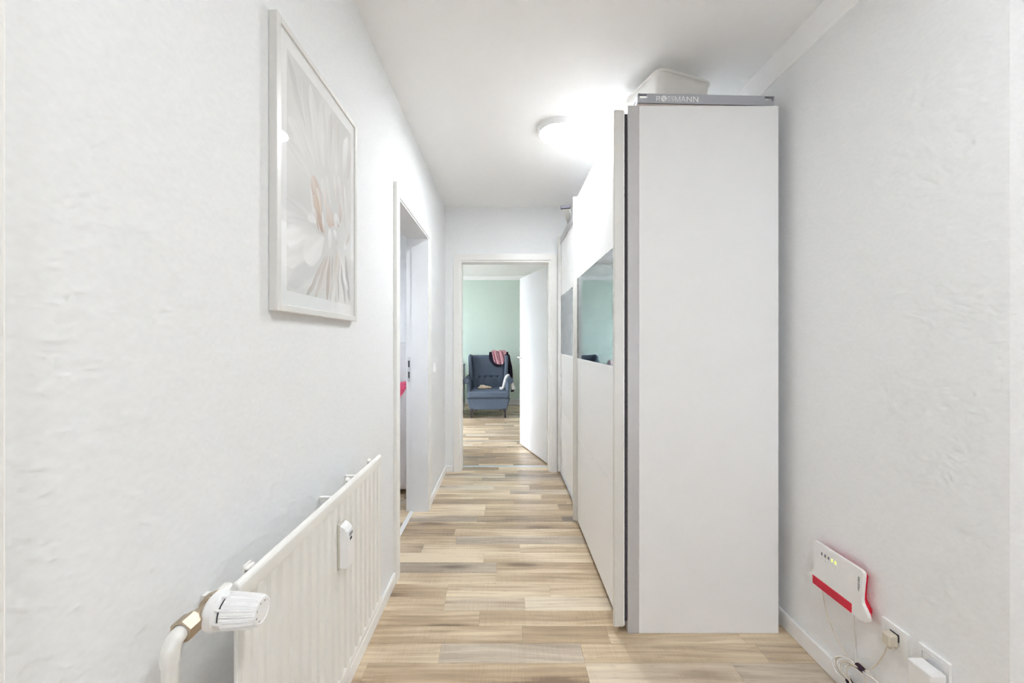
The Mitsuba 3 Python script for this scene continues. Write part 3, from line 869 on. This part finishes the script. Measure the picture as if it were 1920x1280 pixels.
def outline(f):
    top, zt, zb = 0.104, 0.4875, 0.318
    pts = []
    for a in np.radians(np.linspace(90, 5, 6)):
        pts.append((top - 0.012 + 0.012 * math.cos(a), zt - 0.012 + 0.012 * math.sin(a)))
    pts += [(0.1005, 0.445), (0.0975, 0.41), (0.0965, 0.39), (0.0985, 0.378), (0.105, 0.369)]
    for a in np.radians(np.linspace(45, -90, 9)):
        pts.append((0.103 + 0.0185 * math.cos(a), 0.3475 + 0.0195 * math.sin(a) - 0.006))
    pts.append((0.085, zb + 0.001))
    pts = [(s * f, 0.40 + (z - 0.40) * f) for s, z in pts]
    full = pts + [(-s, z) for s, z in reversed(pts)]
    return Polygon([(ym - s, z) for s, z in full])


obj('top_shell', extrude(outline(1.0), 0.012, 'yz', XR - 0.038), RW, ro, smooth=20)
obj('base_shell', orient(join([extrude(outline(0.915), 0.010, 'yz', XR - 0.0258), extrude(outline(0.80), 0.0145, 'yz', XR - 0.0157)]), trimesh.transformations.translation_matrix([0, 0, -0.004])), RR, ro, smooth=20, label='red back shell')
ms = []
for i in range(6):
    z0 = 0.3205 + i * 0.0052
    ms.append(box(XR - 0.0405, XR - 0.0375, 1.301 - 0.0003 * i, 1.4635, z0, z0 + 0.0044, 0.0012))
obj('red_strip', join(ms + [box(XR - 0.0385, XR - 0.0374, 1.300, 1.4645, 0.3195, 0.352)]), RR, ro, smooth=20, label='red ribbed strip')
LEDD = matte('led_dark', (0.12, 0.12, 0.13))
scene['led_green'] = {'type': 'diffuse', 'reflectance': rgb(0.4, 0.8, 0.1)}
for i, yy in enumerate((1.4225, 1.4075, 1.3925, 1.3780, 1.3635)):
    m = box(XR - 0.0388, XR - 0.0378, yy - 0.0022, yy + 0.0022, 0.4495, 0.4605)
    k = obj('led', m, LEDD if i < 3 else 'led_green', ro, label='dark light' if i < 3 else 'green light')
    if i >= 3:
        scene[k]['emitter'] = {'type': 'area', 'sampling_weight': 0.02, 'radiance': rgb(0.75, 1.5, 0.10)}
GREY_INK = matte('grey_ink', (0.22, 0.22, 0.23))
PALE_INK = matte('pale_ink', (0.60, 0.60, 0.60))
obj('caption', join([box(XR - 0.03835, XR - 0.0379, yy - 0.0007, yy + 0.0007, 0.432, 0.444) for yy in (1.4225, 1.4075, 1.3925, 1.3780, 1.3635)]), PALE_INK, ro, label='pale grey captions')
obj('lettering', text_on('FRITZ!Box', 0.0062, [XR - 0.0381, 1.2770, 0.4615], [0, 0, -1], [0, -1, 0], bold=True, squeeze=1.15), GREY_INK, ro, smooth=False, label='dark upright lettering')

# data socket with the beige plug
ds = thing('data_socket', 'white square data socket with a beige plug on the right wall', 'socket')
FRM = mat('socket_white', (0.83, 0.835, 0.84), 0.3)


def socket(k, y0, y1, z0, z1):
    obj('frame', extrude(sbox(y0, z0, y1, z1).buffer(-0.002).buffer(0.002).difference(sbox(y0 + 0.0125, z0 + 0.0125, y1 - 0.0125, z1 - 0.0125)), 0.009, 'yz', XR - 0.009), FRM, k, smooth=20)
    obj('insert', box(XR - 0.0075, XR, y0 + 0.013, y1 - 0.013, z0 + 0.013, z1 - 0.013, 0.001), FRM, k)


socket(ds, 1.147, 1.228, 0.281, 0.362)
obj('jack', box(XR - 0.0085, XR - 0.0074, 1.172, 1.200, 0.318, 0.341), RUBBER, ds, label='dark jack opening')
pg = thing('data_plug', 'beige cable plug hanging from the white data socket', 'plug')
BEIGE = mat('plug_beige', s2l(205, 197, 182), 0.45)
scene[pg] = mikit.ply(join([box(XR - 0.038, XR - 0.0086, 1.172, 1.200, 0.302, 0.340, 0.004), lathe([(0, 0), (0.008, 0), (0.005, 0.012), (0, 0.012)], [0, 0, -1], [XR - 0.025, 1.186, 0.304], 14)]), BEIGE, smooth=30)
# power socket with adapter
ps = thing('power_socket', 'white square power socket nearest to the right corner', 'socket')
socket(ps, 1.040, 1.121, 0.283, 0.364)
ad = thing('power_adapter', 'white block power adapter plugged into the lower right socket', 'power adapter')
obj('housing', rbox(1.166, 1.211, 1.036, 1.100, 0.235, 0.337, 0.006), PLASTIC, ad, smooth=40)
obj('plug_base', lathe([(0, 0), (0.0195, 0), (0.0195, 0.011), (0, 0.011)], [1, 0, 0], [1.2095, 1.0785, 0.322], 32), mat('plug_grey', (0.42, 0.42, 0.44), 0.4), ad, label='grey round plug base')

# cables
CB = mat('cable_beige', s2l(212, 204, 190), 0.45)
CWt = mat('cable_white', (0.80, 0.80, 0.79), 0.4)
TIE = matte('tie_dark', s2l(62, 48, 58))
xc = 1.205


def cable(name, pix, xs, r, m, label, group=None):
    k = thing(name, label, 'cable', group)
    if np.isscalar(xs):
        xs = [xs] * len(pix)
    scene[k] = mikit.ply(tube([wp(a, b, x) for (a, b), x in zip(pix, xs)], r, 8), m, smooth=True)
    return k


cable('router_cable', [(1542, 1103), (1543.5, 1115), (1547, 1135), (1555, 1164), (1569, 1197), (1588, 1229), (1600, 1240), (1614, 1251)], [1.203, 1.203, 1.206, 1.21, 1.212, 1.208, 1.203, 1.201], 0.0017, CB, 'thin beige cable curving down from the router to the bundle')
cable('router_cable', [(1601, 1152), (1602, 1165), (1603, 1195), (1604, 1225), (1606, 1243), (1613, 1252)], [1.212, 1.214, 1.2245, 1.2245, 1.215, 1.203], 0.0016, mat('cable_pale', (0.78, 0.775, 0.76), 0.45), 'straight pale cable dropping from the right foot of the router')
cable('socket_cable', [(1664, 1209), (1661, 1218), (1653, 1233), (1641, 1248), (1629, 1256), (1617, 1256)], [1.202, 1.202, 1.205, 1.21, 1.206, 1.203], 0.0018, CB, 'beige cable running from the data plug to the bundle')
cable('floor_cable', [(1612, 1254), (1622, 1262), (1634, 1270), (1648, 1282), (1668, 1306), (1690, 1345)], [1.200, 1.198, 1.2, 1.205, 1.206, 1.206], 0.0026, CWt, 'thick white cable leaving the bundle towards the lower right')
cable('floor_cable', [(1614, 1254), (1626, 1260), (1638, 1272), (1654, 1294), (1676, 1335)], [1.202, 1.204, 1.208, 1.21, 1.21], 0.0022, CB, 'beige cable beside the thick white one, leaving the bundle')
cable('floor_cable', [(1613, 1256), (1619, 1264), (1623, 1276), (1624.5, 1292), (1624, 1315)], [1.198, 1.198, 1.203, 1.207, 1.207], 0.0014, CB, 'thin grey-beige cable hanging straight down from the bundle tie')
bun = thing('cable_bundle', 'coiled bundle of beige and white cables held by dark ties', 'cable bundle')
loops = [((1613, 1251), (1596, 1238), (1580, 1231), (1568.5, 1235), (1568, 1247), (1577, 1262), (1590, 1276)),
         ((1612, 1252), (1594, 1240), (1582, 1236), (1573, 1240), (1572, 1250), (1580, 1263), (1592, 1277)),
         ((1612, 1253), (1596, 1243), (1585, 1239), (1577, 1243), (1577, 1252), (1583, 1264), (1593, 1277)),
         ((1611, 1254), (1598, 1247), (1588, 1243), (1581, 1247), (1581, 1256), (1587, 1267), (1594, 1277)),
         ((1611, 1254), (1600, 1248), (1593, 1247), (1588, 1252), (1588, 1260), (1590, 1268), (1595, 1278)),
         ((1610, 1253), (1592, 1236), (1574, 1230), (1562, 1235), (1562, 1247), (1570, 1262), (1588, 1277))]
for i, lo in enumerate(loops):
    xs_ = np.array([1.201, 1.194, 1.190, 1.188, 1.188, 1.190, 1.195]) - 0.0035 * (i % 3) + 0.002 * (i // 3)
    lo = list(lo) + [(1597 + i, 1300), (1606 + i, 1330)]
    xs_ = list(xs_) + [1.2, 1.203]
    obj('strand', tube([wp(a, b, x) for (a, b), x in zip(lo, xs_)], 0.0023, 8), CB if i % 2 == 0 else CWt, bun, smooth=True)


def tie(pa, pb, x, wdt):
    a, b = np.array(wp(*pa, x)), np.array(wp(*pb, x))
    ax = (b - a) / np.linalg.norm(b - a)
    m = lathe([(0.0, 0), (wdt, 0), (wdt * 1.12, 0.2 * np.linalg.norm(b - a)), (wdt * 1.12, 0.8 * np.linalg.norm(b - a)), (wdt, np.linalg.norm(b - a)), (0, np.linalg.norm(b - a))], ax, a, 12)
    return m


obj('tie', tie((1607, 1246), (1619, 1257), 1.2, 0.0085), TIE, bun, label='dark hook and loop tie')
obj('tie', tie((1590, 1272), (1598, 1290), 1.195, 0.0085), TIE, bun, label='dark hook and loop tie')

# light switch on the left wall past the doorway
sw = thing('light_switch', 'small white light switch beyond the left doorway', 'switch')
obj('frame', box(XL, XL + 0.009, 3.02, 3.10, 1.0, 1.08, 0.002), FRM, sw)
obj('rocker', extrude(Polygon([(XL + 0.009, 1.012), (XL + 0.016, 1.013), (XL + 0.0105, 1.068), (XL + 0.009, 1.068)]), 0.056, 'xz', 3.032), FRM, sw)

# ------------------------------------------------------------------ side room: tall cabinet and pink cloth
cb = thing('tall_cabinet', 'tall white cabinet seen through the left doorway', 'cabinet')
CABW, CABP = mat('cabinet_white', (0.86, 0.865, 0.87), 0.3), mat('cabinet_pale', (0.82, 0.80, 0.815), 0.3)
obj('body', box(-1.7, -0.765, 3.145, 3.62, 0.03, 2.36, 0.002), CABW, cb)
obj('upper_door', box(-1.69, -0.767, 3.127, 3.1445, 1.245, 2.355, 0.002), CABW, cb)
obj('lower_door', box(-1.69, -0.767, 3.127, 3.1445, 0.035, 1.240, 0.002), CABP, cb, label='pale lower door')
for px_ in (-1.6, -0.95):
    obj('foot', box(px_, px_ + 0.05, 3.2, 3.25, 0.0, 0.03), RUBBER, cb)
pk = thing('pink_cloth', 'pink ribbed cloth corner hanging in front of the white cabinet', 'cloth')
PINK = mat('pink_rib', s2l(245, 122, 160), 0.7)
G = np.zeros((24, 40, 3))
for i in range(24):
    for j in range(40):
        u, v = i / 23, j / 39
        x = -0.885 + 0.075 * u
        top, bot = 0.885 + 0.012 * u + 0.03, 0.765 + 0.11 * u
        z = bot + (top - bot) * v
        G[i, j] = [x, 3.118 + 0.004 * math.sin(z * 2 * math.pi / 0.0185), z]
scene[pk] = mikit.ply(sheet(G, 0.003), PINK, smooth=50)

# ------------------------------------------------------------------ bedroom: dresser and armchair
drs = thing('dresser', 'white chest with a grey top left of the armchair', 'dresser')
obj('body', box(-1.7, -0.735, 6.18, 6.95, 0.06, 0.835, 0.003), LACQUER, drs)
obj('top', box(-1.71, -0.725, 6.165, 6.955, 0.835, 0.862, 0.003), mat('dresser_top', s2l(170, 172, 176), 0.5), drs, label='grey top')
obj('plinth', box(-1.68, -0.755, 6.21, 6.93, 0.0, 0.06), GREY_EDGE, drs)
for z0 in (0.08, 0.335, 0.59):
    dd = obj('drawer', box(-1.69, -0.745, 6.166, 6.1795, z0, z0 + 0.235, 0.003), LACQUER, drs)
    obj('knob', lathe([(0, 0), (0.006, 0), (0.006, 0.015), (0.014, 0.02), (0.014, 0.026), (0, 0.028)], [0, -1, 0], [-1.2, 6.166, z0 + 0.12], 16), STEEL, dd)
bx = thing('pink_box', 'small pale pink box on the white chest, seen in the wardrobe mirror', 'box')
scene[bx] = mikit.ply(box(-1.05, -0.80, 6.45, 6.65, 0.862, 0.935, 0.004), mat('box_pink', s2l(226, 198, 200), 0.6))


def fabric(p, n, uv):
    w_ = noise(p.x * 420, p.y * 420, p.z * 420)
    return mix(s2l(74, 84, 96), s2l(98, 109, 124), w_)


FAB = mat('chair_fabric', mikit.proc(fabric), 0.85, spec=0.2)
FAB2 = mat('chair_piping', s2l(62, 70, 82), 0.85, spec=0.2)
LEG = mat('chair_leg', s2l(48, 42, 44), 0.4)
ac = thing('armchair', 'grey-blue wingback armchair standing before the green wall', 'armchair')
AM = trimesh.transformations.rotation_matrix(math.radians(2.5), [0, 0, 1])
AM[:3, 3] = [-0.272, 6.16, 0]


def A(m):
    return orient(m, AM)


def hull(pts, r):
    s = trimesh.creation.icosphere(subdivisions=2, radius=r)
    return trimesh.convex.convex_hull(np.vstack([s.vertices + np.array(p) for p in pts]))


for sx in (-1, 1):
    for fr in (0, 1):
        cx_, cy_ = (sx * 0.268, 0.10) if fr == 0 else (sx * 0.215, 0.74)
        top, bot = 0.024, 0.014
        rake = 0.0 if fr == 0 else 0.05
        pts = [[cx_ + ex * top, cy_ + ey * top, 0.15] for ex in (-1, 1) for ey in (-1, 1)] + [[cx_ + sx * 0.01 + ex * bot, cy_ + rake + ey * bot, 0.0] for ex in (-1, 1) for ey in (-1, 1)]
        obj('leg', A(trimesh.convex.convex_hull(np.array(pts))), LEG, ac, label='dark tapered leg')
obj('seat_frame', A(hull([(-.29, .10, .155), (.29, .10, .155), (-.335, .085, .315), (.335, .085, .315), (-.25, .72, .155), (.25, .72, .155), (-.28, .72, .315), (.28, .72, .315)], 0.022)), FAB, ac)
# cushion: a full, gently crowned pad
cu = trimesh.convex.convex_hull(np.vstack([rbox(-.352, .352, .045, .19, .328, .435, .035).vertices, rbox(-.262, .262, .12, .64, .328, .442, .035).vertices]))
cu = cu.subdivide_to_size(0.06)
v = cu.vertices.copy()
crown = np.clip(1 - (v[:, 0] / .36) ** 2, 0, 1) * np.clip(1 - ((v[:, 1] - .33) / .34) ** 2, 0, 1)
v[:, 2] += np.where(v[:, 2] > .38, 0.018 * crown, 0)
cu = trimesh.Trimesh(v, cu.faces, process=False)
obj('seat_cushion', A(cu), FAB, ac, smooth=45)
# back with four button tufts: a grid, front face, leaning
nx, nz = 61, 61
buttons = [(x, .625) for x in (-.165, -.055, .055, .165)]
G = np.zeros((nx, nz, 3))
for i in range(nx):
    for j in range(nz):
        x, z = -.306 + .612 * i / (nx - 1), .40 + .61 * j / (nz - 1)
        edge = min(1, (0.306 - abs(x)) / .06, (z - .40) / .05, (1.01 - z) / .05)
        bulge = 0.045 * math.sqrt(max(edge, 0) * (2 - max(edge, 0)))
        dimp = sum(math.exp(-(((x - bx_) / .02) ** 2 + ((z - bz) / .02) ** 2)) for bx_, bz in buttons) * 0.030
        crease = sum(math.exp(-((x - bx_) / .008) ** 2) * math.exp(-((z - bz + .05) / .05) ** 2) for bx_, bz in buttons) * 0.007 + 0.008 * math.exp(-((z - .632) / .014) ** 2) * (abs(x) < .2)
        yy = 0.60 + (z - .40) * 0.20 - bulge + dimp + crease
        G[i, j] = [x, yy, z]
B2 = G.copy()
B2[:, :, 1] = 0.70 + (G[:, :, 2] - .40) * 0.22
Vb = np.vstack([G.reshape(-1, 3), B2.reshape(-1, 3)])
N_ = nx * nz
Fb = []
for i in range(nx - 1):
    for j in range(nz - 1):
        a, b, c_, d2 = i * nz + j, (i + 1) * nz + j, (i + 1) * nz + j + 1, i * nz + j + 1
        Fb += [[a, b, c_], [a, c_, d2], [N_ + a, N_ + c_, N_ + b], [N_ + a, N_ + d2, N_ + c_]]
rim = [i * nz for i in range(nx)] + [(nx - 1) * nz + j for j in range(1, nz)] + [i * nz + nz - 1 for i in range(nx - 2, -1, -1)] + [j for j in range(nz - 2, 0, -1)]
for a, b in zip(rim, rim[1:] + rim[:1]):
    Fb += [[a, N_ + a, N_ + b], [a, N_ + b, b]]
bk = trimesh.Trimesh(Vb, Fb, process=False)
bk.fix_normals()
back = obj('backrest', A(bk), FAB, ac, smooth=50)
for bx_, bz in buttons:
    obj('button', A(orient(trimesh.creation.icosphere(subdivisions=2, radius=0.012), trimesh.transformations.translation_matrix([bx_, 0.60 + (bz - .40) * .2 - 0.017, bz]))), FAB2, back)
for sx in (-1, 1):
    # wing: from the arm up to the top, curving forward
    wing = [hull([(sx * .300, .44, .60), (sx * .318, .60, .58), (sx * .312, .46, .78), (sx * .325, .68, .80)], 0.030),
            hull([(sx * .312, .46, .78), (sx * .325, .68, .80), (sx * .322, .50, .92), (sx * .330, .72, .95)], 0.030),
            hull([(sx * .322, .50, .92), (sx * .330, .72, .95), (sx * .325, .57, .985), (sx * .325, .73, 1.00)], 0.030)]
    man = m3.Manifold.batch_boolean([m3.Manifold(m3.Mesh(np.array(q.vertices, np.float32), np.array(q.faces, np.uint32))) for q in wing], m3.OpType.Add)
    obj('wing', A(man), FAB, ac, smooth=45)
    # arm: upright panel and rolled top (scroll) that sweeps up into the wing
    arm = [hull([(sx * .318, .10, .34), (sx * .318, .66, .34), (sx * .335, .12, .61), (sx * .325, .66, .62)], 0.028)]
    arm.append(trimesh.convex.convex_hull(np.vstack([lathe([(0, 0), (.046, 0), (.05, .006), (.05, .01), (0, .01)], [0, 1, 0], [sx * .362, .085, .612], 28).vertices,
                                                     lathe([(0, 0), (.042, 0), (.042, .01), (0, .01)], [0, 1, 0], [sx * .345, .64, .625], 28).vertices])))
    man = m3.Manifold.batch_boolean([m3.Manifold(m3.Mesh(np.array(q.vertices, np.float32), np.array(q.faces, np.uint32))) for q in arm], m3.OpType.Add)
    ak = obj('armrest', A(man), FAB, ac, smooth=45)
    obj('piping', A(tube([[sx * .362 + .047 * math.cos(a), .082, .612 + .047 * math.sin(a)] for a in np.linspace(0, 2 * math.pi, 25)], 0.004, 6, dense=2)), FAB2, ak, smooth=True)
obj('piping', A(tube([[-.355, .052, .322], [-.2, .046, .322], [.2, .046, .322], [.355, .052, .322]], 0.005, 6, dense=2)), FAB2, ac, smooth=True)

# clothes on the armchair
INKB = matte('cloth_black', s2l(42, 38, 48))
ROSE = mat('cloth_rose', s2l(172, 122, 130), 0.6, sheen=0.4)
CWH = matte('cloth_white', (0.82, 0.82, 0.83))
BEI = matte('cloth_beige', s2l(226, 212, 194))


def drape(path, x0, x1, lowfront, lowback, amp, fr, seed, nu=36, nv=44, thick=0.008, lean=0.0):
    """Cloth hung over the back: path(t) -> (y, z) for t in 0..1; the front edge starts at lowfront(s), the rear at lowback(s)."""
    G = np.zeros((nu, nv, 3))
    for i in range(nu):
        s = i / (nu - 1)
        for j in range(nv):
            t = lowfront(s) + (lowback(s) - lowfront(s)) * j / (nv - 1)
            y_, z_ = path(t)
            q = meshkit.noise(np.array([s * fr, t * 1.6, seed]))
            f = amp * math.sin(s * fr * 4.3 + 5 * t + 4 * q) * (0.4 + q)
            G[i, j] = [x0 + (x1 - x0) * s + lean * (t - .5) + 0.5 * f, y_ - abs(f) * (1 if t < .5 else -1), z_ + 0.5 * abs(f)]
    return sheet(G, thick)


def over_back(off):
    def f(t):
        pts = [(0.615 - off, 0.78), (0.645 - off, 0.90), (0.665 - off, 0.985), (0.70, 1.03 + off), (0.80, 1.04 + off), (0.86 + off, 1.0), (0.86 + off, 0.70)]
        q = np.clip(t, 0, 1) * (len(pts) - 1)
        i = min(int(q), len(pts) - 2)
        r_ = q - i
        return tuple(np.array(pts[i]) * (1 - r_) + np.array(pts[i + 1]) * r_)
    return f


hg = trimesh.convex.convex_hull(np.array([(.30, .60, 1.035), (.375, .60, 1.02), (.30, .78, 1.03), (.375, .78, 1.02), (.355, .55, .62), (.435, .55, .61), (.355, .76, .62), (.425, .76, .60), (.375, .54, .80), (.418, .56, .80)])).subdivide_to_size(0.03)
hv = hg.vertices + 0.012 * (meshkit.fbm(hg.vertices * 18, 2, 5)[:, None] - 0.5) * [1, 1, 0.3] + 0.006 * np.sin(hg.vertices[:, 1:2] * 70) * [1, 0, 0]
hang = trimesh.Trimesh(hv, hg.faces, process=False)
bl = thing('black_garment', 'black garment draped over the right wing of the armchair', 'clothing')
scene[bl] = mikit.ply(join([A(drape(over_back(0.020), .015, .36, lambda s: 0.25 - 0.22 * math.sin(math.pi * min(1, s * 1.15)) ** 0.7, lambda s: .9, 0.008, 2.0, 3)),
                            A(hang)]), INKB, smooth=50)
rs = thing('rose_blouse', 'dusty rose blouse crumpled on top of the armchair back', 'clothing')
scene[rs] = mikit.ply(A(drape(over_back(0.045), .075, .325, lambda s: 0.30 - 0.22 * math.sin(math.pi * (0.12 + 0.8 * s)) ** 0.8, lambda s: .72, 0.030, 4.4, 9, 60, 60, lean=-0.03)), ROSE, smooth=55)


def lump(cx_, cy_, cz_, rx_, ry_, rz_, amp, fr, seed):
    s = trimesh.creation.icosphere(subdivisions=4, radius=1.0)
    v = s.vertices
    q = meshkit.fbm(v * fr + seed, 3, seed) - 0.5
    rid = np.abs(np.sin(8 * q + 5 * v[:, 0]))
    v = v * (1 + amp * q[:, None] + 0.3 * amp * rid[:, None])
    return trimesh.Trimesh(v * [rx_, ry_, rz_] + [cx_, cy_, cz_], s.faces, process=False)


wc = thing('white_cloth', 'white cloth hanging inside the right armrest of the armchair', 'cloth')
wm = tube([(.352, .20, .690), (.318, .19, .684), (.290, .18, .640), (.272, .175, .575), (.258, .17, .510), (.235, .165, .478), (.190, .16, .472)], 0.024, 16, dense=10)
wv = wm.vertices + (meshkit.fbm(wm.vertices * 30, 3, 2)[:, None] - 0.5) * 0.030
scene[wc] = mikit.ply(A(trimesh.Trimesh(wv, wm.faces, process=False)), CWH, smooth=50)
wt = thing('white_garment', 'white garment with a black hem hanging behind the right armrest', 'clothing')
G = np.array([[[.395 + .055 * u_ * (0.3 + v_) + .004 * math.sin(9 * v_), .30 + .10 * u_, .585 - .155 * v_ + .03 * u_ * (1 - v_)] for v_ in np.linspace(0, 1, 20)] for u_ in np.linspace(0, 1, 14)])
obj('cloth', A(sheet(G, 0.01)), CWH, wt, smooth=50)
G = np.array([[[.393 + .048 * u_ + .004 * math.sin(5 * v_), .305 + .09 * u_, .437 - .04 * v_] for v_ in np.linspace(0, 1, 8)] for u_ in np.linspace(0, 1, 14)])
obj('hem', A(sheet(G, 0.012)), INKB, wt, smooth=50, label='black hem')
bc = thing('beige_cloth', 'small crumpled beige cloth lying on the armchair seat', 'cloth')
scene[bc] = mikit.ply(A(join([lump(-.060, .27, .478, .095, .06, .018, .9, 3.0, 4), lump(-.10, .25, .488, .045, .04, .030, 1.0, 3.4, 8), lump(-.035, .25, .486, .055, .035, .018, 1.0, 3.4, 12)])), BEI, smooth=50)
